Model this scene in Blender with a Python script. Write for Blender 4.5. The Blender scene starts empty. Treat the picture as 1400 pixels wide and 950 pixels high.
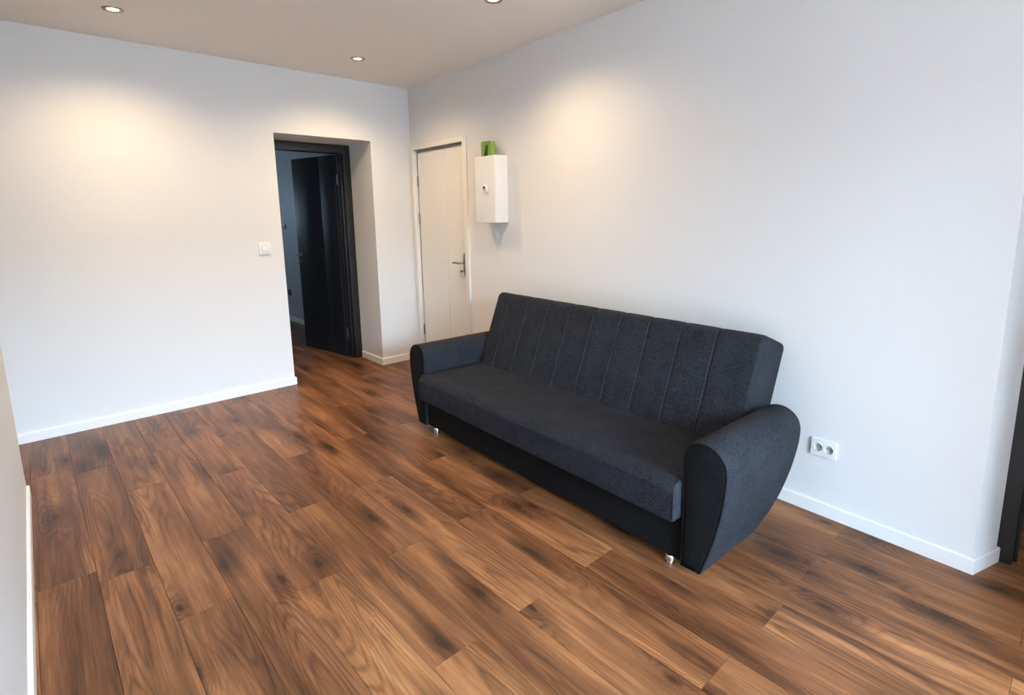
import bpy, bmesh, math, random
from mathutils import Vector, Matrix
random.seed(7)
SC = bpy.context.scene
COL = SC.collection

# ------------------------------------------------------------------ camera
IW, IH = 1400.0, 950.0
F_PX, CX, CY = 741.975, 733.509, 419.378
PITCH, YAW, ROLL = (math.radians(a) for a in (9.836, 45.451, -0.523))
CAM_H = 1.46
H = 2.632                      # ceiling height
v = Vector((math.cos(YAW), math.sin(YAW), 0)); r0 = Vector((math.sin(YAW), -math.cos(YAW), 0)); up = Vector((0, 0, 1))
fw = math.cos(PITCH) * v - math.sin(PITCH) * up
u0 = math.sin(PITCH) * v + math.cos(PITCH) * up
rr = math.cos(ROLL) * r0 + math.sin(ROLL) * u0
uu = -math.sin(ROLL) * r0 + math.cos(ROLL) * u0
cam = bpy.data.cameras.new('camera')
cam.sensor_fit = 'HORIZONTAL'; cam.sensor_width = 36.0
cam.lens = F_PX / IW * 36.0
cam.shift_x = (IW / 2 - CX) / IW
cam.shift_y = (CY - IH / 2) / IW
cam.clip_start = 0.02
camo = bpy.data.objects.new('camera', cam); COL.objects.link(camo)
m = Matrix.Identity(4)
for i in range(3):
    m[i][0], m[i][1], m[i][2] = rr[i], uu[i], -fw[i]
m[2][3] = CAM_H
camo.matrix_world = m
SC.camera = camo

# ------------------------------------------------------------------ sky, daylight, exposure
SKY_COL = (0.57, 0.78, 1.0)
SKY_STR = 110.0
w = bpy.data.worlds.new('overcast_sky'); SC.world = w
w.use_nodes = True
bg = w.node_tree.nodes['Background']
bg.inputs[0].default_value = (*SKY_COL, 1); bg.inputs[1].default_value = SKY_STR

SC.view_settings.view_transform = 'Standard'
SC.view_settings.look = 'None'
SC.view_settings.gamma = 1.0
SC.view_settings.use_curve_mapping = False
SC.view_settings.exposure = 0.0
LAMP_W = 63.0
LAMP_COL = (1.0, 0.735, 0.42)

def portal(name, loc, rot, sx, sy):
    l = bpy.data.lights.new(name, 'AREA'); l.shape = 'RECTANGLE'; l.size = sx; l.size_y = sy
    l.cycles.is_portal = True
    o = bpy.data.objects.new(name, l); COL.objects.link(o); o.location = loc; o.rotation_euler = rot
WIN = (-0.15, 1.75, 0.20, 2.54)        # window behind the camera: x0,x1,z0,z1
YR = -3.00                            # rear wall
portal('window_daylight', ((WIN[0]+WIN[1])/2, YR-0.02, (WIN[2]+WIN[3])/2), (-math.pi/2, 0, math.pi), WIN[1]-WIN[0], WIN[3]-WIN[2])
FWIN = (1.50, 1.85, 1.3, 1.8)         # window of the far room: x0,x1,z0,z1 on its end wall
FX, FY = 0.3, 9.35
portal('far_window_daylight', ((FWIN[0]+FWIN[1])/2, FY+0.02, (FWIN[2]+FWIN[3])/2), (-math.pi/2, 0, 0), FWIN[1]-FWIN[0], FWIN[3]-FWIN[2])

# ------------------------------------------------------------------ helpers
def bw(x): return 4.757 - 0.008 * x        # face of the back wall
def rw(y): return 2.634 + 0.069 * y        # face of the right wall
def lw(y): return -0.056 + 0.029 * (y - 3.79)   # face of the left wall

class N:
    """small node-graph helper"""
    def __init__(s, name):
        s.m = bpy.data.materials.new(name); s.m.use_nodes = True
        s.t = s.m.node_tree; s.b = s.t.nodes['Principled BSDF']
    def n(s, typ, **kw):
        nd = s.t.nodes.new(typ)
        for k, val in kw.items(): setattr(nd, k, val)
        return nd
    def put(s, sock, val):
        if isinstance(val, bpy.types.NodeSocket): s.t.links.new(val, sock)
        else: sock.default_value = val
    def math(s, op, a, b=0.0, c=None, clamp=False):
        nd = s.n('ShaderNodeMath', operation=op, use_clamp=clamp)
        s.put(nd.inputs[0], a); s.put(nd.inputs[1], b)
        if c is not None: s.put(nd.inputs[2], c)
        return nd.outputs[0]
    def vec(s, x, y, z):
        nd = s.n('ShaderNodeCombineXYZ')
        for i, q in enumerate((x, y, z)): s.put(nd.inputs[i], q)
        return nd.outputs[0]
    def noise(s, vec, scale=1.0, detail=2.0, rough=0.5, dist=0.0):
        nd = s.n('ShaderNodeTexNoise')
        s.put(nd.inputs['Vector'], vec); nd.inputs['Scale'].default_value = scale
        nd.inputs['Detail'].default_value = detail; nd.inputs['Roughness'].default_value = rough
        nd.inputs['Distortion'].default_value = dist
        return nd.outputs[0]
    def ramp(s, fac, stops):
        nd = s.n('ShaderNodeValToRGB'); s.put(nd.inputs[0], fac)
        e = nd.color_ramp.elements
        while len(e) < len(stops): e.new(0.5)
        for i, (p, c) in enumerate(stops): e[i].position = p; e[i].color = (*c, 1)
        return nd.outputs[0]
    def smooth(s, x, a, b):
        nd = s.n('ShaderNodeMapRange', interpolation_type='SMOOTHSTEP')
        s.put(nd.inputs[0], x); nd.inputs[1].default_value = a; nd.inputs[2].default_value = b
        nd.inputs[3].default_value = 0; nd.inputs[4].default_value = 1
        return nd.outputs[0]
    def mix(s, fac, a, b, typ='MIX'):
        nd = s.n('ShaderNodeMix', data_type='RGBA', blend_type=typ)
        s.put(nd.inputs[0], fac); s.put(nd.inputs[6], a); s.put(nd.inputs[7], b)
        return nd.outputs[2]
    def bump(s, hgt, strength, dist):
        nd = s.n('ShaderNodeBump'); s.put(nd.inputs['Height'], hgt)
        nd.inputs['Strength'].default_value = strength; nd.inputs['Distance'].default_value = dist
        s.t.links.new(nd.outputs[0], s.b.inputs['Normal'])
    def set(s, **kw):
        for k, val in kw.items(): s.put(s.b.inputs[k.replace('_', ' ')], val)
        return s.m

def paint(name, col, rough=0.6, grain=220.0, strength=0.04, spec=0.3):
    g = N(name); tc = g.n('ShaderNodeTexCoord').outputs['Object']
    n = g.noise(tc, grain, 3, 0.6)
    big = g.noise(tc, 1.7, 2)
    c = g.mix(g.math('MULTIPLY', big, 0.05), (*col, 1), (col[0]*0.85, col[1]*0.85, col[2]*0.85, 1))
    g.bump(n, strength, 0.002)
    return g.set(Base_Color=c, Roughness=rough, Specular_IOR_Level=spec)

def metal(name, col, rough):
    g = N(name); tc = g.n('ShaderNodeTexCoord').outputs['Object']
    n = g.noise(tc, 90, 2)
    return g.set(Base_Color=(*col, 1), Metallic=1.0, Roughness=g.math('MULTIPLY_ADD', n, 0.12, rough - 0.06))

def plastic(name, col, rough=0.35):
    g = N(name); tc = g.n('ShaderNodeTexCoord').outputs['Object']
    n = g.noise(tc, 300, 2)
    g.bump(n, 0.02, 0.001)
    return g.set(Base_Color=(*col, 1), Roughness=rough)

def wood_floor():
    g = N('oak_laminate')
    tc = g.n('ShaderNodeTexCoord').outputs['Object']
    rnd = g.n('ShaderNodeObjectInfo').outputs['Random']
    sp = g.n('ShaderNodeSeparateXYZ'); g.put(sp.inputs[0], tc)
    x, y = sp.outputs[0], sp.outputs[1]
    zo = g.math('MULTIPLY', rnd, 61.0)
    yo = g.math('MULTIPLY_ADD', rnd, 173.0, y)
    # knots: a few dark spots, each with a smear along the grain
    vor = g.n('ShaderNodeTexVoronoi', voronoi_dimensions='2D', feature='F1')
    kv = g.vec(g.math('MULTIPLY_ADD', rnd, 57.0, g.math('MULTIPLY', x, 4.2)), g.math('MULTIPLY', yo, 1.55), 0.0)
    kw_ = g.noise(g.vec(g.math('MULTIPLY', x, 30), g.math('MULTIPLY', yo, 14), zo), 1.0, 3)
    g.put(vor.inputs['Vector'], kv); vor.inputs['Scale'].default_value = 1.0
    sc_ = g.n('ShaderNodeSeparateColor'); g.put(sc_.inputs[0], vor.outputs['Color'])
    on = g.smooth(sc_.outputs[0], 0.30, 0.38)
    d = g.math('ADD', vor.outputs['Distance'], g.math('MULTIPLY_ADD', kw_, 0.10, -0.05))
    near = g.math('MULTIPLY', g.math('POWER', 2.718, g.math('MULTIPLY', d, -7.0)), on)
    knot = g.math('MULTIPLY', g.math('SUBTRACT', 1.0, g.smooth(d, 0.01, 0.075)), on)
    halo = g.math('MULTIPLY', g.math('SUBTRACT', 1.0, g.smooth(d, 0.03, 0.34)), on)
    # cathedral figure: contour lines of a stretched field, pushed around the knots
    fld = g.noise(g.vec(g.math('MULTIPLY', x, 6.0), g.math('MULTIPLY', yo, 0.55), zo), 1.0, 1.0, 0.45)
    fld = g.math('ADD', fld, g.math('MULTIPLY', near, 0.30))
    wob = g.noise(g.vec(g.math('MULTIPLY', x, 60), g.math('MULTIPLY', yo, 6), zo), 1.0, 3)
    ph = g.math('MULTIPLY_ADD', fld, 150.0, g.math('MULTIPLY', wob, 3.0))
    ring = g.math('MULTIPLY_ADD', g.math('SINE', ph), 0.5, 0.5)
    ring = g.math('POWER', ring, 3.0)
    ringamp = g.noise(g.vec(g.math('MULTIPLY', x, 5), g.math('MULTIPLY', yo, 1.3), g.math('ADD', zo, 7.7)), 1.0, 1.0)
    ring = g.math('MULTIPLY', ring, g.smooth(ringamp, 0.38, 0.62))
    fiber = g.noise(g.vec(g.math('MULTIPLY', x, 210), g.math('MULTIPLY', yo, 5), zo), 1.0, 4, 0.7)
    streak = g.noise(g.vec(g.math('MULTIPLY', x, 38), g.math('MULTIPLY', yo, 0.9), zo), 1.0, 4, 0.62, 0.3)
    broad = g.noise(g.vec(g.math('MULTIPLY', x, 9), g.math('MULTIPLY', yo, 1.25), zo), 1.0, 3, 0.55, 0.4)
    t = g.math('MULTIPLY_ADD', g.math('SUBTRACT', broad, 0.5), 1.0, 0.49)
    t = g.math('MULTIPLY_ADD', g.math('SUBTRACT', streak, 0.5), 0.62, t)
    t = g.math('MULTIPLY_ADD', g.math('SUBTRACT', fiber, 0.5), 0.62, t)
    t = g.math('MULTIPLY_ADD', ring, -0.20, t)
    t = g.math('MULTIPLY_ADD', g.math('SUBTRACT', rnd, 0.5), 0.16, t)
    t = g.math('MULTIPLY_ADD', halo, -0.28, t)
    t = g.math('MULTIPLY_ADD', knot, -0.45, t, clamp=True)
    col = g.ramp(t, [(0.0, (0.034, 0.013, 0.006)), (0.28, (0.098, 0.037, 0.015)), (0.50, (0.182, 0.072, 0.028)),
                     (0.74, (0.315, 0.135, 0.054)), (1.0, (0.50, 0.245, 0.108))])
    g.bump(g.math('ADD', fiber, g.math('MULTIPLY', ring, -0.5)), 0.10, 0.0012)
    return g.set(Base_Color=col, Roughness=g.math('MULTIPLY_ADD', fiber, 0.18, 0.27), Specular_IOR_Level=0.18)

def fabric(name, dark, light, sheen, rough=0.75, spec=0.13):
    g = N(name); tc = g.n('ShaderNodeTexCoord').outputs['Object']
    n1 = g.noise(tc, 95, 2, 0.6, 2.4)
    n2 = g.noise(tc, 420, 2, 0.6)
    n3 = g.noise(tc, 9, 3, 0.6)
    t = g.math('MULTIPLY_ADD', n2, 0.45, g.math('MULTIPLY', n1, 0.6))
    t = g.math('MULTIPLY_ADD', n3, 0.14, g.math('SUBTRACT', t, 0.065))
    c = g.ramp(t, [(0.46, dark), (0.61, light)])
    g.bump(g.math('ADD', n1, g.math('MULTIPLY', n2, 0.5)), 0.8, 0.003)
    return g.set(Base_Color=c, Roughness=rough, Sheen_Weight=sheen, Sheen_Roughness=0.4, Specular_IOR_Level=spec)

def emit(name, col, st):
    g = N(name); tc = g.n('ShaderNodeTexCoord').outputs['Object']
    return g.set(Base_Color=(*col, 1), Emission_Color=(*col, 1), Emission_Strength=st)

M = dict(
    wall=paint('wall_paint', (0.77, 0.765, 0.76), 0.62),
    ceil=paint('ceiling_paint', (0.90, 0.84, 0.775), 0.8),
    board=paint('baseboard_paint', (0.86, 0.855, 0.84), 0.35, 60, 0.02, 0.5),
    door_white=paint('white_door_lacquer', (0.80, 0.78, 0.75), 0.38, 80, 0.03, 0.5),
    door_dark=paint('black_brown_door', (0.009, 0.0112, 0.0155), 0.5, 40, 0.05, 0.25),
    frame_dark=paint('black_brown_frame', (0.013, 0.0125, 0.013), 0.4, 40, 0.05, 0.35),
    far=paint('far_wall_paint', (0.52, 0.56, 0.62), 0.6),
    wood=wood_floor(),
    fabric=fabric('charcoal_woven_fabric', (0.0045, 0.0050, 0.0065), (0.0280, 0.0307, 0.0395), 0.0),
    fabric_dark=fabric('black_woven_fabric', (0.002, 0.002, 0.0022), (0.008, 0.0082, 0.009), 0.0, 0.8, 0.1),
    piping=fabric('black_piping', (0.004, 0.004, 0.004), (0.010, 0.010, 0.011), 0.0),
    chrome=metal('chrome', (0.82, 0.82, 0.80), 0.16),
    thread=fabric('seam_thread', (0.02, 0.021, 0.024), (0.07, 0.072, 0.078), 0.1),
    handle=metal('satin_steel', (0.24, 0.235, 0.225), 0.42),
    nickel=metal('brushed_nickel', (0.36, 0.33, 0.29), 0.34),
    gun=metal('dark_steel', (0.25, 0.25, 0.26), 0.35),
    white=plastic('white_plastic', (0.86, 0.86, 0.85), 0.3),
    cup_=plastic('knob_grey', (0.62, 0.60, 0.57), 0.35),
    boxw=plastic('white_enamel', (0.86, 0.855, 0.845), 0.35),
    dark=plastic('black_plastic', (0.02, 0.02, 0.02), 0.4),
    green=plastic('green_plastic', (0.17, 0.27, 0.022), 0.35),
    greend=plastic('dark_green_plastic', (0.012, 0.045, 0.022), 0.4),
    glow=emit('lamp_glow', (1.0, 0.80, 0.52), 28.0),
    stone=paint('outdoor_render', (0.32, 0.30, 0.28), 0.9),
    pvc=paint('window_frame_white', (0.8, 0.8, 0.8), 0.4, 60, 0.02),
)

def link(name, bm, mat, parent=None, smooth=None):
    me = bpy.data.meshes.new(name)
    bmesh.ops.recalc_face_normals(bm, faces=bm.faces)
    bm.to_mesh(me); bm.free()
    me.materials.append(M[mat] if isinstance(mat, str) else mat)
    if smooth is not None:
        me.shade_smooth(); me.set_sharp_from_angle(angle=math.radians(smooth))
    o = bpy.data.objects.new(name, me); COL.objects.link(o)
    if parent is not None: o.parent = parent
    return o
def tag(o, label=None, cat=None, group=None, kind=None):
    if label: o['label'] = label
    if cat: o['category'] = cat
    if group: o['group'] = group
    if kind: o['kind'] = kind
    return o
def empty(name, loc=(0, 0, 0), rz=0.0):
    o = bpy.data.objects.new(name, None); COL.objects.link(o)
    o.location = loc; o.rotation_euler = (0, 0, rz); o.empty_display_size = 0.1
    return o
def prism(bm, poly, z0, z1):
    a = [bm.verts.new((p[0], p[1], z0)) for p in poly]; b = [bm.verts.new((p[0], p[1], z1)) for p in poly]
    bm.faces.new(a[::-1]); bm.faces.new(b)
    for i in range(len(a)):
        j = (i + 1) % len(a); bm.faces.new((a[i], a[j], b[j], b[i]))
def box(bm, x0, x1, y0, y1, z0, z1):
    prism(bm, [(x0, y0), (x1, y0), (x1, y1), (x0, y1)], z0, z1)
def bevel(bm, w_, seg=2, ang=30):
    bm.normal_update()
    es = [e for e in bm.edges if len(e.link_faces) == 2 and e.calc_face_angle(0) > math.radians(ang)]
    bmesh.ops.bevel(bm, geom=es, offset=w_, segments=seg, affect='EDGES', profile=0.6)
def bbox(name, dims, mat, parent=None, bev=0.002, seg=2, smooth=40):
    bm = bmesh.new(); box(bm, *dims)
    if bev: bevel(bm, bev, seg)
    return link(name, bm, mat, parent, smooth)
def lathe(bm, prof, axis='Z', n=32, origin=(0, 0, 0)):
    """prof: list of (radius, height); closed at ends when radius 0"""
    rings = []
    ox, oy, oz = origin
    def P(r_, h_, a):
        c, s_ = r_ * math.cos(a), r_ * math.sin(a)
        if axis == 'Z': return (ox + c, oy + s_, oz + h_)
        if axis == 'X': return (ox + h_, oy + c, oz + s_)
        return (ox + c, oy + h_, oz + s_)
    for r_, h_ in prof:
        if r_ < 1e-6: rings.append([bm.verts.new(P(0, h_, 0))])
        else: rings.append([bm.verts.new(P(r_, h_, 2 * math.pi * k / n)) for k in range(n)])
    for a, b in zip(rings[:-1], rings[1:]):
        for k in range(n):
            k2 = (k + 1) % n
            if len(a) == 1 and len(b) == 1: continue
            if len(a) == 1: bm.faces.new((a[0], b[k], b[k2]))
            elif len(b) == 1: bm.faces.new((a[k], a[k2], b[0]))
            else: bm.faces.new((a[k], a[k2], b[k2], b[k]))
def tube(bm, pts, rad, n=8, closed=False):
    pts = [Vector(p) for p in pts]; L = len(pts); rings = []
    for i, p in enumerate(pts):
        if closed: t = pts[(i + 1) % L] - pts[i - 1]
        else: t = pts[min(i + 1, L - 1)] - pts[max(i - 1, 0)]
        t.normalize()
        ref = Vector((0, 0, 1)) if abs(t.z) < 0.9 else Vector((1, 0, 0))
        a = t.cross(ref).normalized(); b = t.cross(a).normalized()
        rings.append([bm.verts.new(p + rad * (math.cos(2 * math.pi * k / n) * a + math.sin(2 * math.pi * k / n) * b)) for k in range(n)])
    for i in range(L if closed else L - 1):
        A, B = rings[i], rings[(i + 1) % L]
        off = 0
        if closed and i == L - 1:
            off = min(range(n), key=lambda k: (A[0].co - B[k].co).length)
        for k in range(n):
            bm.faces.new((A[k], A[(k + 1) % n], B[(k + 1 + off) % n], B[(k + off) % n]))
    if not closed:
        bm.faces.new(rings[0][::-1]); bm.faces.new(rings[-1])

# ------------------------------------------------------------------ room shell
NX0, NX1 = 1.697, 2.545         # niche opening in the back wall
NY = 5.206                      # end of the niche
NZ = 2.12
XC = rw(4.733)                  # room corner
def structure(name, bm, mat, label, cat='wall'):
    return tag(link(name, bm, mat), label, cat, kind='structure')

# floor slab + planks
bm = bmesh.new(); box(bm, -2.05, 5.6, YR - 0.3, 9.6, -0.12, -0.009)
floor = structure('floor', bm, 'wood', 'brown oak plank floor running through the whole room', 'floor')
PW, PL, PA = 0.186, 1.30, math.radians(1.27)
bm = bmesh.new()
box(bm, -PW/2 + 0.0004, PW/2 - 0.0004, -PL/2 + 0.0004, PL/2 - 0.0004, -0.009, 0.0)
top = [e for e in bm.edges if all(abs(vv.co.z) < 1e-6 for vv in e.verts)]
bmesh.ops.bevel(bm, geom=top, offset=0.0009, segments=1, affect='EDGES')
bmesh.ops.recalc_face_normals(bm, faces=bm.faces)
plank_me = bpy.data.meshes.new('plank'); bm.to_mesh(plank_me); bm.free(); plank_me.materials.append(M['wood'])
JO = {-7: 2.735, -5: 3.46, -4: 2.66, -3: 3.325, -2: 1.335, -1: 1.977, 0: 1.333, 1: 0.69, 3: 0.67}
ca, sa = math.cos(PA), math.sin(PA)
nplank = 0
for k in range(-16, 17):
    j0 = JO.get(k, 1.333 + (0.65 if k % 2 else 0.0))
    for q in range(-4, 8):
        lx = (k + 0.5) * PW
        ly = j0 - 1.333 + (q + 0.5) * PL
        X = 1.204 + lx * ca + ly * sa; Y = 1.333 - lx * sa + ly * ca
        main = -1.7 < X < 3.75 and -1.0 < Y < 5.9
        if X < -0.35 and Y < 3.1: main = False
        if X > 3.0 and Y > 1.6: main = False
        far = 1.2 < X < 2.9 and 5.8 < Y < 9.0
        if not (main or far): continue
        o = bpy.data.objects.new('plank', plank_me); COL.objects.link(o)
        o.parent = floor; o.location = (X, Y, 0); o.rotation_euler = (0, 0, -PA + (math.pi if random.random() < 0.5 else 0))
        nplank += 1

bm = bmesh.new(); box(bm, -2.05, 5.6, YR - 0.3, 9.6, H, H + 0.15)
structure('ceiling', bm, 'ceil', 'flat matt white ceiling with recessed spotlights', 'ceiling')

bm = bmesh.new()
prism(bm, [(-1.9, bw(-1.9)), (NX0, bw(NX0)), (NX0 + 0.004, NY), (-1.9, NY)], 0, H)
prism(bm, [(NX1, bw(NX1)), (3.3, bw(3.3)), (3.3, NY), (NX1 + 0.012, NY)], 0, H)
prism(bm, [(NX0, bw(NX0)), (NX1, bw(NX1)), (NX1 + 0.012, NY), (NX0 + 0.004, NY)], NZ, H)
structure('wall_back', bm, 'wall', 'white wall with the deep doorway niche facing the camera')

DY0, DY1, DZ = 3.812, 4.69, 2.058           # white door opening on the right wall
RCY = 0.186                                 # outside corner of the right wall
RV = (2.825, 0.125)                         # end of the splayed reveal
def rpt(y, off=0.0): return (rw(y) + off, y)
bm = bmesh.new()
prism(bm, [rpt(RCY), rpt(DY0), rpt(DY0, 0.29), (RV[0] + 0.08, 0.36), RV], 0, H)
prism(bm, [rpt(DY0), rpt(DY1), rpt(DY1, 0.29), rpt(DY0, 0.29)], DZ, H)
prism(bm, [rpt(DY1), rpt(4.76), rpt(4.76, 0.29), rpt(DY1, 0.29)], 0, H)
prism(bm, [rpt(DY0, 0.10), rpt(DY1, 0.10), rpt(DY1, 0.29), rpt(DY0, 0.29)], 0, DZ)
prism(bm, [rpt(RCY), RV, (RV[0], -0.86), (1.87, -0.90)], 2.12, H)
prism(bm, [(1.87, -0.90), (RV[0], -0.86), (RV[0] + 0.1, -0.86), (RV[0] + 0.1, YR), (1.87, YR)], 0, H)  # unseen wall step, added to keep window light off the splayed reveal
structure('wall_right', bm, 'wall', 'long white wall behind the sofa with the white door')

bm = bmesh.new()
prism(bm, [(lw(YR), YR), (lw(3.79), 3.79), (-1.9, 3.79), (-1.9, YR)], 0, H)
structure('wall_left', bm, 'wall', 'narrow white wall edge along the left of the picture')
bm = bmesh.new(); box(bm, -2.0, -1.9, 3.6, 5.0, 0, H)
structure('wall_left_passage', bm, 'wall', 'white end wall of the passage left of the room')

x0, x1, z0, z1 = WIN
bm = bmesh.new()
for d_ in ((-2.0, x0, 0, H), (x1, 5.6, 0, H), (x0, x1, 0, z0), (x0, x1, z1, H)):
    box(bm, d_[0], d_[1], YR - 0.25, YR, d_[2], d_[3])
structure('wall_rear', bm, 'wall', 'white window wall behind the camera')
# far room and side room shells
bm = bmesh.new(); box(bm, 2.80, 2.95, NY, 9.5, 0, H)
structure('wall_far_right', bm, 'far', 'blue grey wall of the dim room beyond the dark door')
bm = bmesh.new()
y0, y1, a0, a1 = FWIN
for d_ in ((FX - 0.2, y0, 0, H), (y1, 2.95, 0, H), (y0, y1, 0, a0), (y0, y1, a1, H)):
    box(bm, d_[0], d_[1], FY, FY + 0.2, d_[2], d_[3])
structure('wall_far_end', bm, 'far', 'window wall of the room beyond the dark door')
bm = bmesh.new(); box(bm, FX - 0.2, FX, NY, FY + 0.2, 0, H)
structure('wall_far_left', bm, 'far', 'left wall of the room beyond the dark door')
bm = bmesh.new(); box(bm, 5.2, 5.35, YR, 2.6, 0, H)
structure('wall_side_room_end', bm, 'wall', 'end wall of the room behind the right doorway')
bm = bmesh.new(); box(bm, RV[0] + 0.09, 5.3, 2.3, 2.45, 0, H)
structure('wall_side_room_back', bm, 'wall', 'back wall of the room behind the right doorway')
# unseen house across the street, added to block low sky light, and its pavement
bm = bmesh.new(); box(bm, -30, 32, -26, -20, -3.0, 4.95)
structure('unseen_facade', bm, 'stone', 'unseen house across the street, added to block the low sky', 'building')
bm = bmesh.new(); box(bm, -30, 32, -20, YR - 0.3, -3.2, -3.0)
structure('street', bm, 'stone', 'grey street outside the window', 'ground')

def window(name, lab, along, p, q0, q1, z0, z1, mull):
    """frame bars and panes in a wall opening; along = 'X' or 'Y'"""
    root = empty(name, ((q0 + q1) / 2, p, z0) if along == 'X' else (p, (q0 + q1) / 2, z0))
    tag(root, lab, 'window', kind='structure')
    hw, hh = (q1 - q0) / 2, z1 - z0
    def bar(nm, a, b, c, d_, th, mat):
        dims = (a, b, -th, th, c, d_) if along == 'X' else (-th, th, a, b, c, d_)
        return bbox(nm, dims, mat, root, 0.003 if mat == 'pvc' else 0, 1)
    bar('window_frame', -hw, hw, 0, 0.06, 0.03, 'pvc'); bar('window_frame', -hw, hw, hh - 0.06, hh, 0.03, 'pvc')
    bar('window_frame', -hw, -hw + 0.06, 0.06, hh - 0.06, 0.03, 'pvc'); bar('window_frame', hw - 0.06, hw, 0.06, hh - 0.06, 0.03, 'pvc')
    bar('mullion', -0.04, 0.04, 0.06, hh - 0.06, 0.028, 'pvc')
window('window_1', 'white double window behind the camera', 'X', YR - 0.12, WIN[0], WIN[1], WIN[2], WIN[3], 1)
window('window_2', 'window of the room beyond the dark door', 'X', FY + 0.1, FWIN[0], FWIN[1], FWIN[2], FWIN[3], 1)

# baseboards
BH, BT = 0.066, 0.013
def baseboard(name, path, label, side=1, ends=True):
    """path: list of xy along the wall face, board grows to the room side (left of travel when side=1)"""
    n = len(path); off = []
    segs = []
    for a, b in zip(path[:-1], path[1:]):
        d_ = Vector((b[0] - a[0], b[1] - a[1])).normalized(); segs.append((d_, Vector((-d_.y, d_.x)) * side))
    for i in range(n):
        if i == 0: o_ = segs[0][1]
        elif i == n - 1: o_ = segs[-1][1]
        else:
            s_ = segs[i - 1][1] + segs[i][1]; o_ = s_ / (1 + segs[i - 1][1].dot(segs[i][1]))
        off.append(o_)
    bm = bmesh.new()
    def ring(i):
        p = Vector(path[i]); o_ = off[i]
        prof = [(0, 0.0005), (BT, 0.0005), (BT, BH - 0.004), (BT - 0.004, BH), (0, BH)]
        return [bm.verts.new((p.x + o_.x * t, p.y + o_.y * t, z)) for t, z in prof]
    R = [ring(i) for i in range(n)]
    for a, b in zip(R[:-1], R[1:]):
        for k in range(5):
            k2 = (k + 1) % 5; bm.faces.new((a[k], a[k2], b[k2], b[k]))
    bm.faces.new(R[0]); bm.faces.new(R[-1][::-1])
    return tag(link(name, bm, 'board'), label, 'baseboard', kind='structure')
baseboard('baseboard_back', [(NX0 + 0.004, NY - 0.04), (NX0, bw(NX0)), (-1.88, bw(-1.88))], 'white baseboard along the wall left of the dark doorway', 1)
baseboard('baseboard_niche', [(XC - 0.02, bw(XC)), (NX1, bw(NX1)), (NX1 + 0.010, NY - 0.04)], 'short white baseboard around the corner right of the dark doorway', 1)
baseboard('baseboard_right', [(RV[0] - 0.004, RV[1] + 0.001), rpt(RCY), rpt(DY0 - 0.07)], 'white baseboard running behind the sofa and around the corner', 1)
baseboard('baseboard_left', [(lw(3.79), 3.79), (lw(YR), YR)], 'white baseboard at the foot of the left wall', 1)
baseboard('baseboard_far', [(2.80, NY + 0.2), (2.80, 9.3)], 'white baseboard in the dim room beyond the dark door', 1)

# ------------------------------------------------------------------ doors
# door 1: white door on the right wall. local frame: X = out of the wall (towards the room), Y = along wall
ang_r = math.atan(0.069)
d1 = empty('door_1', (rw(DY0), DY0, 0), -ang_r)         # local +Y runs along the wall face, -X into the room
tag(d1, 'white lacquered interior door beside the wall box', 'door', kind='structure')
WD = (DY1 - DY0) / math.cos(ang_r)
bbox('leaf', (0.030, 0.068, 0.006, 0.006 + 0.345 - 0.0015, 0.008, DZ - 0.022), 'door_white', d1, 0.0015, 1)
bbox('leaf', (0.030, 0.068, 0.352 + 0.0015, WD - 0.034, 0.008, DZ - 0.022), 'door_white', d1, 0.0015, 1)
bbox('door_frame', (-0.014, 0.028, -0.062, 0.000, 0, DZ + 0.044), 'door_white', d1, 0.003)
bbox('door_frame', (-0.014, 0.028, WD - 0.028, WD + 0.026, 0, DZ + 0.044), 'door_white', d1, 0.003)
bbox('door_frame', (-0.014, 0.028, 0.0, WD - 0.028, DZ, DZ + 0.044), 'door_white', d1, 0.003)
bbox('door_stop', (0.070, 0.098, 0.0, WD, 0, DZ - 0.002), 'door_white', d1, 0.0)
for z in (1.765, 1.41, 0.305):
    bm = bmesh.new(); lathe(bm, [(0, -0.055), (0.006, -0.053), (0.007, -0.045), (0.007, 0.045), (0.006, 0.053), (0, 0.055)], 'Z', 12, (0.024, WD - 0.034, z))
    link('hinge', bm, 'gun', d1, 40)
pl = bmesh.new()
pts = []
for k in range(28):
    a = 2 * math.pi * k / 28
    pts.append((0.058 + 0.029 * math.cos(a), 1.012 + math.copysign(abs(math.sin(a)) ** 0.5, math.sin(a)) * 0.103))
A = [pl.verts.new((0.0302, p[0], p[1])) for p in pts]; B = [pl.verts.new((0.022, p[0], p[1])) for p in pts]
pl.faces.new(A[::-1]); pl.faces.new(B)
for i in range(28): pl.faces.new((A[i], A[(i + 1) % 28], B[(i + 1) % 28], B[i]))
bevel(pl, 0.002, 2, 50)
plate = link('handle_plate', pl, 'handle', d1, 40)
bm = bmesh.new(); tube(bm, [(0.026, 0.058, 1.025), (-0.015, 0.058, 1.025), (-0.024, 0.064, 1.025), (-0.028, 0.078, 1.025), (-0.030, 0.12, 1.027), (-0.028, 0.168, 1.024), (-0.026, 0.182, 1.022)], 0.0085, 12)
link('lever', bm, 'handle', plate, 50)
bm = bmesh.new(); lathe(bm, [(0, 0.024), (0.009, 0.0235), (0.009, 0.018), (0.0, 0.0175)], 'X', 16, (0, 0.058, 0.955)); link('keyhole', bm, 'dark', plate, 40)
bm = bmesh.new(); box(bm, -0.006, 0.020, 0.0565, 0.0595, 0.951, 0.959); lathe(bm, [(0, -0.024), (0.011, -0.022), (0.011, -0.008), (0, -0.006)], 'X', 12, (0, 0.058, 0.955)); link('key', bm, 'gun', plate, 40)

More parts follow.
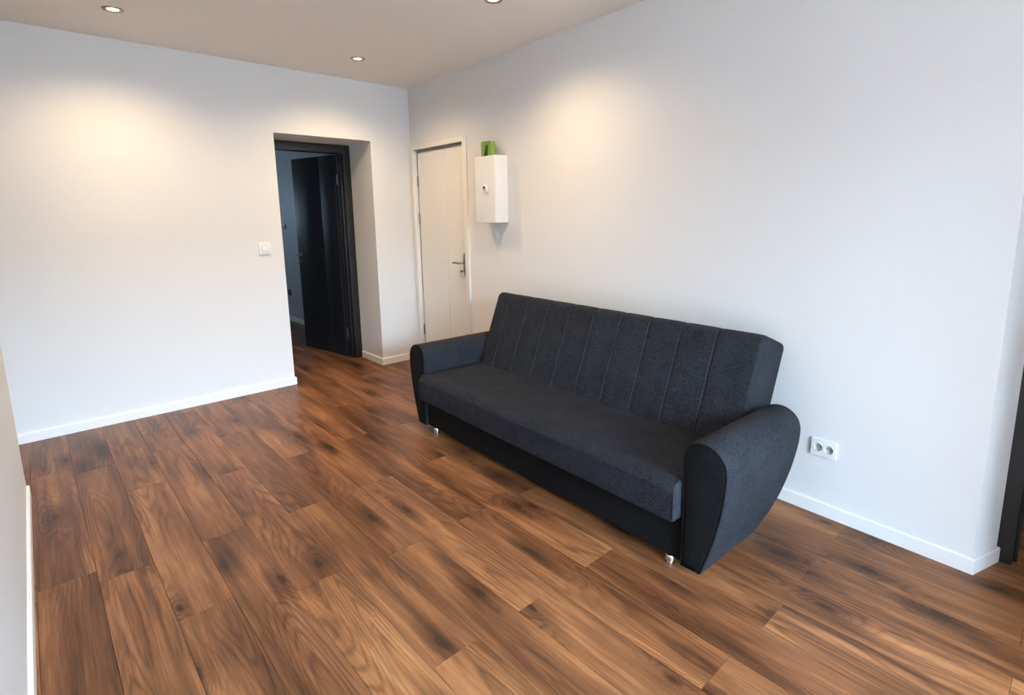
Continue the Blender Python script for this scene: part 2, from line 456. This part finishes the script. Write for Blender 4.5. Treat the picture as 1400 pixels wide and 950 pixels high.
# door 2: dark door standing open at the end of the niche
d2 = empty('door_2', (2.46, NY, 0)); tag(d2, 'black brown door standing open in the deep niche', 'door', kind='structure')
FXR = NX1 + 0.012; FXL = NX0 + 0.004
def loc2(x): return x - 2.46
bbox('door_frame', (loc2(FXR - 0.074), loc2(FXR), -0.022, 0.11, 0, NZ), 'frame_dark', d2, 0.003)
bbox('door_frame', (loc2(FXL), loc2(FXL + 0.074), -0.022, 0.11, 0, NZ), 'frame_dark', d2, 0.003)
bbox('door_frame', (loc2(FXL + 0.074), loc2(FXR - 0.074), -0.022, 0.11, NZ - 0.078, NZ), 'frame_dark', d2, 0.003)
bbox('door_stop', (loc2(FXR - 0.092), loc2(FXR - 0.074), 0.01, 0.07, 0, NZ - 0.078), 'frame_dark', d2, 0.002)
leaf = empty('leaf', (loc2(2.484), 0.112, 0), math.radians(8.4)); leaf.parent = d2
# leaf local: +Y away from hinge; the face seen by the camera is -X
LW, LT, LZ = 0.775, 0.040, 2.04
bbox('door_panel', (-LT, 0, 0.004, 0.265, 0.008, LZ), 'door_dark', leaf, 0.002)
bbox('door_panel', (-LT, 0, 0.268, LW, 0.008, LZ), 'door_dark', leaf, 0.002)
bbox('groove_strip', (-LT + 0.003, -0.003, 0.264, 0.269, 0.009, LZ - 0.001), 'gun', leaf, 0)
for sx in (-1, 1):
    xs = -LT - 0.0 if sx < 0 else 0.0
    bm = bmesh.new(); lathe(bm, [(0, xs), (0.024, xs), (0.024, xs + sx * 0.006), (0.02, xs + sx * 0.009), (0, xs + sx * 0.009)], 'X', 24, (0, LW - 0.055, 1.035)); link('rosette', bm, 'gun', leaf, 40)
    bm = bmesh.new(); tube(bm, [(xs, LW - 0.055, 1.035), (xs + sx * 0.045, LW - 0.055, 1.035), (xs + sx * 0.055, LW - 0.065, 1.035), (xs + sx * 0.057, LW - 0.11, 1.033), (xs + sx * 0.055, LW - 0.165, 1.036)], 0.0085, 12); link('lever', bm, 'gun', leaf, 50)
    bm = bmesh.new(); lathe(bm, [(0, xs), (0.023, xs), (0.023, xs + sx * 0.006), (0.010, xs + sx * 0.008), (0.006, xs + sx * 0.003), (0, xs + sx * 0.003)], 'X', 24, (0, LW - 0.055, 0.965)); link('keyhole_rosette', bm, 'gun', leaf, 40)
for z in (1.80, 0.25):
    bm = bmesh.new(); lathe(bm, [(0, -0.05), (0.007, -0.048), (0.0075, 0.0), (0.007, 0.048), (0, 0.05)], 'Z', 12, (loc2(FXR - 0.082), 0.118, z)); link('hinge', bm, 'gun', d2, 40)

# door 3: dark door at the right edge, opened into the side room
d3 = empty('door_3', (RV[0], RV[1], 0)); tag(d3, 'dark door and frame cut by the right picture edge', 'door', kind='structure')
bbox('door_frame', (-0.004, 0.10, -0.052, 0.02, 0, 2.12), 'frame_dark', d3, 0.003)
bbox('door_frame', (-0.004, 0.10, -0.985, -0.913, 0, 2.12), 'frame_dark', d3, 0.003)
bbox('door_frame', (-0.004, 0.10, -0.913, -0.052, 2.05, 2.12), 'frame_dark', d3, 0.003)
bbox('door_stop', (0.036, 0.066, -0.066, -0.052, 0, 2.05), 'frame_dark', d3, 0.002)
l3 = empty('leaf', (0.115, -0.012, 0), math.radians(-7.0)); l3.parent = d3
bbox('door_panel', (0.004, 0.80, 0.0, 0.04, 0.008, 2.04), 'door_dark', l3, 0.002)
bbox('bottom_rail', (0.12, 0.70, -0.006, 0.0, 0.09, 0.75), 'door_dark', l3, 0.004)
bbox('top_panel', (0.12, 0.70, -0.006, 0.0, 0.95, 1.92), 'door_dark', l3, 0.004)

# ------------------------------------------------------------------ sofa
SA = math.radians(3.0)
sofa = empty('sofa', (1.811, 0.928, 0), 0.0)
tag(sofa, 'charcoal fabric click-clack sofa with channelled back against the right wall', 'sofa')
# local axes: X = depth towards wall, Y = along the length (right arm at 0); rotate so +Y leans to +X
sofa.rotation_euler = (0, 0, -SA)
SL = 2.197

def round_poly(pts, rads, seg=6):
    """rounded closed polygon from corner points"""
    out = []; n = len(pts)
    for i in range(n):
        p0, p, p1 = Vector(pts[i - 1]), Vector(pts[i]), Vector(pts[(i + 1) % n])
        r_ = rads[i]
        if r_ <= 0: out.append(p); continue
        a = (p0 - p).normalized(); b = (p1 - p).normalized()
        th = a.angle(b); t = min(r_ / math.tan(th / 2), 0.48 * min((p0 - p).length, (p1 - p).length))
        r2 = t * math.tan(th / 2)
        c = p + (a + b).normalized() * (r2 / math.sin(th / 2))
        s_, e_ = p + a * t, p + b * t
        a0 = math.atan2((s_ - c).y, (s_ - c).x); a1 = math.atan2((e_ - c).y, (e_ - c).x)
        da = (a1 - a0 + math.pi) % (2 * math.pi) - math.pi
        for k in range(seg + 1):
            a_ = a0 + da * k / seg; out.append(c + r2 * Vector((math.cos(a_), math.sin(a_))))
    return out
def densify(poly, step):
    out = []
    for i in range(len(poly)):
        a, b = poly[i], poly[(i + 1) % len(poly)]
        k = max(1, int((b - a).length / step))
        for j in range(k): out.append(a.lerp(b, j / k))
    return out
def normals(poly):
    n = len(poly); area = sum(poly[i].x * poly[(i + 1) % n].y - poly[(i + 1) % n].x * poly[i].y for i in range(n))
    sg = 1 if area > 0 else -1; out = []
    for i in range(n):
        t = poly[(i + 1) % n] - poly[i - 1]; t.normalize(); out.append(Vector((t.y, -t.x)) * sg)
    return out
def loft(bm, rings):
    V = [[bm.verts.new(p) for p in r_] for r_ in rings]
    n = len(V[0])
    for a, b in zip(V[:-1], V[1:]):
        for k in range(n): bm.faces.new((a[k], a[(k + 1) % n], b[(k + 1) % n], b[k]))
    bm.faces.new(V[0][::-1]); bm.faces.new(V[-1])
def cushion(name, poly, y0, y1, edge, disp, parent, mat, extra=(), smooth=50):
    """loft an XZ outline along Y with rounded ends; disp(i_point, y, normal, p) gives an inward offset"""
    nr = normals(poly)
    ys = set()
    N_ = int((y1 - y0) / 0.02)
    for k in range(N_ + 1): ys.add(round(y0 + (y1 - y0) * k / N_, 5))
    for e_ in (0.1, 0.3, 0.5, 0.75): ys.add(round(y0 + edge * e_, 5)); ys.add(round(y1 - edge * e_, 5))
    for q in extra: ys.add(round(q, 5))
    rings = []
    for y in sorted(ys):
        t = min(y - y0, y1 - y)
        ins = edge - math.sqrt(max(0.0, edge * edge - max(0.0, edge - t) ** 2)) if t < edge else 0.0
        ins = min(ins, edge * 0.98)
        ring_ = []
        for p, n_ in zip(poly, nr):
            o_ = ins + disp(p, y, n_)
            q = p - n_ * o_
            ring_.append((q.x, y, q.y))
        rings.append(ring_)
    bm = bmesh.new(); loft(bm, rings)
    return link(name, bm, mat, parent, smooth)

# seat
seat_poly = densify(round_poly([(-0.055, 0.238), (-0.055, 0.412), (0.50, 0.405), (0.50, 0.238)], [0.012, 0.045, 0.01, 0.01], 6), 0.02)
SEAM_S = [0.50, 0.90, 1.30, 1.70]
def seat_disp(p, y, n_):
    o_ = 0.0
    if p.y > 0.27:
        for s_ in SEAM_S:
            a = abs(y - s_)
            if a < 0.010: o_ += 0.0011 * (1 - a / 0.010) ** 2
    # soft crown along the middle of the top, sag at the ends
    if n_.y > 0.5: o_ += 0.004 * math.cos((p.x - 0.22) / 0.28 * math.pi / 2 + math.pi / 2) ** 2 + 0.0012 * math.sin(y * 23 + p.x * 17)
    return o_
sx = [s_ + e_ for s_ in SEAM_S for e_ in (-0.010, -0.005, -0.002, 0, 0.002, 0.005, 0.010)]
seat = cushion('seat', seat_poly, 0.101, SL - 0.101, 0.016, seat_disp, sofa, 'fabric', sx)
bm = bmesh.new(); tube(bm, [(-0.0545, 0.1045, 0.256), (-0.0545, 0.1045, 0.375), (-0.046, 0.1045, 0.398), (-0.02, 0.1045, 0.408), (0.2, 0.1045, 0.410)], 0.0016, 6)
link('seam', bm, 'fabric', seat, 60)
# front panel below the seat
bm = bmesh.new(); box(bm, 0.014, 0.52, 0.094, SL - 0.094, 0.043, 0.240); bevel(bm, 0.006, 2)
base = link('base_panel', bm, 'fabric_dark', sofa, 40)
# backrest
back_poly = densify(round_poly([(0.435, 0.385), (0.632, 0.905), (0.868, 0.812), (0.66, 0.30), (0.50, 0.33)], [0.01, 0.045, 0.03, 0.03, 0.02], 7), 0.018)
BSEAMS = [0.332 + 0.2005 * k for k in range(9)]
fn = Vector((-(0.905 - 0.385), 0.632 - 0.435)).normalized()     # outward normal of the front face
cells = [0.104] + BSEAMS + [SL - 0.108]
def back_disp(p, y, n_):
    f_ = max(0.0, n_.dot(fn))
    if n_.y > 0.2 and n_.x > 0: f_ = max(f_, max(0.0, 1.0 - (p.x - 0.65) / 0.10))
    if f_ <= 0: return 0.0
    o_ = 0.0
    for s_ in BSEAMS:
        a = abs(y - s_)
        if a < 0.005: o_ += 0.0045 * (1 - a / 0.005) ** 1.2
    for a, b in zip(cells[:-1], cells[1:]):
        if a <= y <= b:
            t = (y - a) / (b - a); o_ -= 0.0035 * (1 - (2 * t - 1) ** 6) - 0.0035
    return o_ * f_
bx_ = [s_ + e_ for s_ in BSEAMS for e_ in (-0.012, -0.008, -0.006, -0.004, -0.002, -0.001, 0, 0.001, 0.002, 0.004, 0.006, 0.008, 0.012)]
back = cushion('backrest', back_poly, 0.104, SL - 0.108, 0.018, back_disp, sofa, 'fabric', bx_)
# raised stitch cord beside each channel groove
def front_at(t): return Vector((0.435, 0.385)).lerp(Vector((0.632, 0.905)), t)
for s_ in BSEAMS:
    bm = bmesh.new()
    pts = []
    for k in range(14):
        q = front_at(0.02 + 0.90 * k / 13) + fn * 0.0004
        pts.append((q.x, s_ + 0.0045, q.y))
    q = front_at(0.955) + fn * -0.004; pts.append((q.x, s_ + 0.0045, q.y))
    tube(bm, pts, 0.0015, 6); link('seam', bm, 'thread', back, 60)
e_top = Vector((0.632, 0.905)); e_bot = Vector((0.50, 0.56))
bm = bmesh.new(); tube(bm, [(front_at(t).x + 0.016, 0.1045 + 0.001, front_at(t).y - 0.004) for t in (0.3, 0.5, 0.7, 0.9)] + [(0.646, 0.1055, 0.880)], 0.0016, 6)
link('seam', bm, 'fabric', back, 60)
# arms: outline in (Y,Z) of the front face, swept in depth with a cut-back lower rear
arm_out = [(0.095, 0.044), (0.093, 0.15), (0.094, 0.30), (0.097, 0.42), (0.099, 0.50), (0.094, 0.535), (0.080, 0.563), (0.058, 0.580), (0.028, 0.589), (-0.004, 0.589),
           (-0.034, 0.580), (-0.060, 0.563), (-0.079, 0.540), (-0.089, 0.512), (-0.0915, 0.480), (-0.088, 0.42), (-0.081, 0.36), (-0.071, 0.30), (-0.058, 0.24),
           (-0.043, 0.185), (-0.026, 0.125), (-0.010, 0.078), (0.001, 0.046), (0.006, 0.041), (0.09, 0.040)]
def d_rear(z):
    T = [(0.03, 0.43), (0.07, 0.48), (0.12, 0.535), (0.19, 0.580), (0.33, 0.618), (0.44, 0.640), (0.60, 0.652)]
    for (a, da), (b, db) in zip(T[:-1], T[1:]):
        if z <= b: return da + (db - da) * (z - a) / (b - a)
    return T[-1][1]
def smooth_closed(pts, it=1):
    pts = [Vector(p) for p in pts]
    for _ in range(it):
        q = []
        for i in range(len(pts)):
            a, b = pts[i], pts[(i + 1) % len(pts)]; q += [a.lerp(b, 0.25), a.lerp(b, 0.75)]
        pts = q
    return pts
def make_arm(mirror):
    fy = (lambda s_: SL - s_) if mirror else (lambda s_: s_)
    poly = smooth_closed(arm_out, 1); nr = normals(poly)
    rings = []
    prof = [(0.0, 0.006), (0.003, 0.001), (0.010, 0.0)] + [(t, 0.0) for t in (0.06, 0.15, 0.25, 0.35, 0.45, 0.55, 0.65, 0.75, 0.85, 0.92)] + [(0.965, 0.001), (0.985, 0.004), (0.997, 0.010), (1.0, 0.018)]
    for t, ins in prof:
        ring_ = []
        for p, n_ in zip(poly, nr):
            q = p - n_ * ins
            ring_.append((t * d_rear(p.y), fy(q.x), q.y))
        rings.append(ring_)
    bm = bmesh.new(); loft(bm, rings)
    arm = link('armrest', bm, 'fabric', sofa, 55)
    # padded front panel
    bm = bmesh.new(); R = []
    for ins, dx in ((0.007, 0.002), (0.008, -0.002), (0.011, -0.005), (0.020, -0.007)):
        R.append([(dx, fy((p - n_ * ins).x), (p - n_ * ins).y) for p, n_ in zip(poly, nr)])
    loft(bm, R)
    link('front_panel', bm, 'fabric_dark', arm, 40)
    bm = bmesh.new(); tube(bm, [(-0.001, fy((p - n_ * 0.0035).x), (p - n_ * 0.0035).y) for p, n_ in zip(poly, nr)], 0.0036, 8, True)
    link('piping', bm, 'piping', arm, 60)
    return arm
make_arm(False); make_arm(True)
# rear and side filler under the back
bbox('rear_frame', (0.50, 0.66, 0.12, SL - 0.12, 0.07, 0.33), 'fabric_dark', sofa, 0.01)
# chrome disc feet
bm = bmesh.new(); lathe(bm, [(0, 0.0), (0.017, 0.0), (0.0195, 0.002), (0.0195, 0.009), (0.016, 0.011), (0.012, 0.013), (0.014, 0.016), (0.0215, 0.019), (0.0215, 0.034), (0.018, 0.0435), (0, 0.0435)], 'Z', 28)
fo = link('foot', bm, 'chrome', sofa, 35); fo.location = (0.028, 0.162, 0)
for p in ((0.028, 2.018), (0.545, 0.075), (0.545, SL - 0.075), ):
    o = fo.copy(); COL.objects.link(o); o.parent = sofa; o.location = (p[0], p[1], 0)
    if p[0] > 0.3: o.scale = (1, 1, 1.75)

# ------------------------------------------------------------------ wall box and the green gadget on it
by0, by1, bz0, bz1, bd = 3.203, 3.468, 1.386, 1.893, 0.122
wb = empty('wall_box', (rw(by0), by0, bz0), -ang_r)
tag(wb, 'white metal meter box hung on the wall above the sofa arm', 'wall box')
bl = (by1 - by0)
bbox('body', (-bd + 0.006, -0.0005, 0, bl, 0, bz1 - bz0), 'boxw', wb, 0.003)
lid = bbox('door', (-bd, -bd + 0.0055, 0.002, bl - 0.002, 0.002, bz1 - bz0 - 0.002), 'boxw', wb, 0.0015)
oz, oy = 1.643 - bz0, 3.335 - by0
bm = bmesh.new(); lathe(bm, [(0.0, -bd), (0.036, -bd), (0.036, -bd - 0.010), (0.033, -bd - 0.014), (0.026, -bd - 0.0145), (0.024, -bd - 0.003), (0, -bd - 0.003)], 'X', 32, (0, oy, oz))
soc = link('round_socket', bm, 'white', lid, 40)
bm = bmesh.new(); lathe(bm, [(0, -bd - 0.0032), (0.015, -bd - 0.0032), (0.014, -bd - 0.010), (0, -bd - 0.011)], 'X', 24, (0, oy - 0.004, oz - 0.006)); link('knob', bm, 'cup_', lid, 40)
bm = bmesh.new(); lathe(bm, [(0, -bd - 0.0036), (0.0085, -bd - 0.0036), (0.0085, -bd - 0.0122), (0, -bd - 0.0125)], 'X', 20, (0, oy + 0.003, oz + 0.011)); link('hole', bm, 'dark', lid, 40)

gz = bz1 + 0.0005
gy = 3.372
gg = empty('green_gadget', (rw(gy) - 0.062, gy, gz), -ang_r)
tag(gg, 'small bright green plastic gadget standing on top of the white wall box', 'gadget')
bm = bmesh.new()
outl = [(-0.056, 0.0), (-0.030, 0.0), (-0.036, 0.088), (0.004, 0.088), (0.036, 0.0), (0.056, 0.0), (0.056, 0.110), (-0.056, 0.110)]
A = [bm.verts.new((-0.022, p[0], p[1])) for p in outl]; B = [bm.verts.new((0.022, p[0], p[1])) for p in outl]
bm.faces.new(A); bm.faces.new(B[::-1])
for i in range(8): bm.faces.new((A[i], A[(i + 1) % 8], B[(i + 1) % 8], B[i]))
bevel(bm, 0.004, 2)
link('case', bm, 'green', gg, 40)
bm = bmesh.new(); prism(bm, [(-0.017, -0.033), (0.018, -0.033), (0.018, 0.03), (-0.017, 0.03)], 0.0, 0.086)
for vv in bm.verts:
    if vv.co.z > 0.05: vv.co.y = -0.032 if vv.co.y < 0 else 0.006
    else: vv.co.y = -0.030 if vv.co.y < 0 else 0.034
bevel(bm, 0.003, 2)
link('insert', bm, 'greend', gg, 40)

# ------------------------------------------------------------------ sockets and switches
def rounded_plate(bm, hw, hh, rad, t0, t1, n=6):
    """plate in YZ, thickness along X from t0 (wall) to t1"""
    poly = round_poly([(-hw, -hh), (hw, -hh), (hw, hh), (-hw, hh)], [rad] * 4, n)
    A = [bm.verts.new((t0, p.x, p.y)) for p in poly]; B = [bm.verts.new((t1, p.x, p.y)) for p in poly]
    L = len(poly); bm.faces.new(A[::-1]); bm.faces.new(B)
    for i in range(L): bm.faces.new((A[i], A[(i + 1) % L], B[(i + 1) % L], B[i]))
def double_socket(y, z):
    so = empty('wall_socket', (rw(y), y, z), -ang_r)
    tag(so, 'white double power socket on the wall right of the sofa', 'socket')
    hw, hh, th = 0.056, 0.0405, 0.013
    # plate with two real recesses
    bm = bmesh.new()
    rect = [Vector((-hw, -hh)), Vector((hw, -hh)), Vector((hw, hh)), Vector((-hw, hh))]
    outer = [bm.verts.new((-th, p.x, p.y)) for p in round_poly(rect, [0.004] * 4, 4)]
    backv = [bm.verts.new((-0.0003, p.x * 1.02, p.y * 1.02)) for p in round_poly(rect, [0.004] * 4, 4)]
    es = [bm.edges.new((outer[i], outer[(i + 1) % len(outer)])) for i in range(len(outer))]
    cups = []
    for sy in (-1, 1):
        c = [bm.verts.new((-th, sy * 0.0245 + 0.0205 * math.cos(2 * math.pi * k / 32), 0.0205 * math.sin(2 * math.pi * k / 32))) for k in range(32)]
        es += [bm.edges.new((c[i], c[(i + 1) % 32])) for i in range(32)]
        cups.append((sy, c))
    bmesh.ops.triangle_fill(bm, edges=es, use_beauty=True)
    for i in range(len(outer)):
        j = (i + 1) % len(outer); bm.faces.new((outer[i], outer[j], backv[j], backv[i]))
    link('plate', bm, 'white', so, 30)
    for sy, _ in cups:
        c = (0, sy * 0.0245, 0)
        bm = bmesh.new(); lathe(bm, [(0.0235, -th), (0.0235, -th - 0.0016), (0.0206, -th - 0.0016), (0.0206, -th)], 'X', 32, c); link('rim', bm, 'white', so, 30)
        cup = bmesh.new(); lathe(cup, [(0.0206, -th - 0.0005), (0.0200, -0.0012), (0.0, -0.0012)], 'X', 32, c)
        cu = link('cup', cup, M['cup'], so, 30)
        for k in (-1, 1):
            bm = bmesh.new(); lathe(bm, [(0.0030, -0.0018), (0, -0.0018)], 'X', 12, (0, c[1] + k * 0.0095, 0)); link('pin_hole', bm, 'dark', cu, 30)
M['cup'] = plastic('socket_cup_grey', (0.55, 0.53, 0.50), 0.4)
double_socket(0.777, 0.340)

def light_switch(nm, loc, rz, lab, sc=1.0, mat='white'):
    so = empty(nm, loc, rz); tag(so, lab, 'switch')
    bm = bmesh.new(); rounded_plate(bm, 0.044 * sc, 0.046 * sc, 0.004, -0.0003, -0.010); bevel(bm, 0.002, 2, 50)
    link('plate', bm, mat, so, 40)
    bm = bmesh.new(); rounded_plate(bm, 0.026 * sc, 0.027 * sc, 0.012, -0.009, -0.0145); bevel(bm, 0.002, 2, 50)
    link('rocker', bm, mat, so, 40)
    bm = bmesh.new(); p_ = round_poly([(-0.0275*sc, -0.0285*sc), (0.0275*sc, -0.0285*sc), (0.0275*sc, 0.0285*sc), (-0.0275*sc, 0.0285*sc)], [0.013] * 4, 6)
    tube(bm, [(-0.0102, p.x, p.y) for p in p_], 0.0013, 6, True); link('gap_ring', bm, M['cup'], so, 50)
# local -X is the room side; on the back wall the room side is -Y
light_switch('light_switch', (1.549, bw(1.549), 1.190), math.pi / 2, 'white square light switch on the wall left of the dark doorway')
light_switch('light_switch', (2.80, 7.70, 1.31), 0, 'small dark switch on the blue grey wall seen through the dark doorway', 0.9, 'dark')
light_switch('wall_socket', (2.80, 7.72, 0.40), 0, 'small dark socket low on the blue grey wall beyond the dark doorway', 0.9, 'dark')

# ------------------------------------------------------------------ downlights
def downlight(x, y, lab, power=1.0):
    d_ = empty('downlight', (x, y, H))
    tag(d_, lab, 'downlight', 'recessed ceiling downlights')
    bm = bmesh.new(); lathe(bm, [(0.0525, -0.0002), (0.0525, -0.003), (0.050, -0.0065), (0.036, -0.0065), (0.029, -0.002), (0.029, -0.0002)], 'Z', 40)
    link('trim_ring', bm, 'nickel', d_, 40)
    bm = bmesh.new(); lathe(bm, [(0.0285, -0.0012), (0.022, -0.0024), (0.0, -0.0030)], 'Z', 32)
    link('bulb', bm, 'glow', d_, 40)
    l = bpy.data.lights.new('lamp_light', 'SPOT'); l.energy = LAMP_W * power; l.color = LAMP_COL
    l.spot_size = math.radians(152); l.spot_blend = 1.0; l.shadow_soft_size = 0.03
    o = bpy.data.objects.new('lamp_light', l); COL.objects.link(o); o.parent = d_; o.location = (0, 0, -0.04)
    l = bpy.data.lights.new('lamp_beam', 'SPOT'); l.energy = LAMP_W * power * 0.28; l.color = LAMP_COL
    l.spot_size = math.radians(84); l.spot_blend = 1.0; l.shadow_soft_size = 0.03
    o = bpy.data.objects.new('lamp_beam', l); COL.objects.link(o); o.parent = d_; o.location = (0, 0, -0.04)
downlight(0.637, 4.088, 'round nickel ceiling downlight at the top left of the picture')
downlight(2.132, 4.088, 'round nickel ceiling downlight nearest the dark doorway')
downlight(2.132, 2.488, 'ceiling downlight cut by the top picture edge, glowing near the right wall')
downlight(4.1, 0.2, 'ceiling downlight in the side room, outside the picture', 0.6)
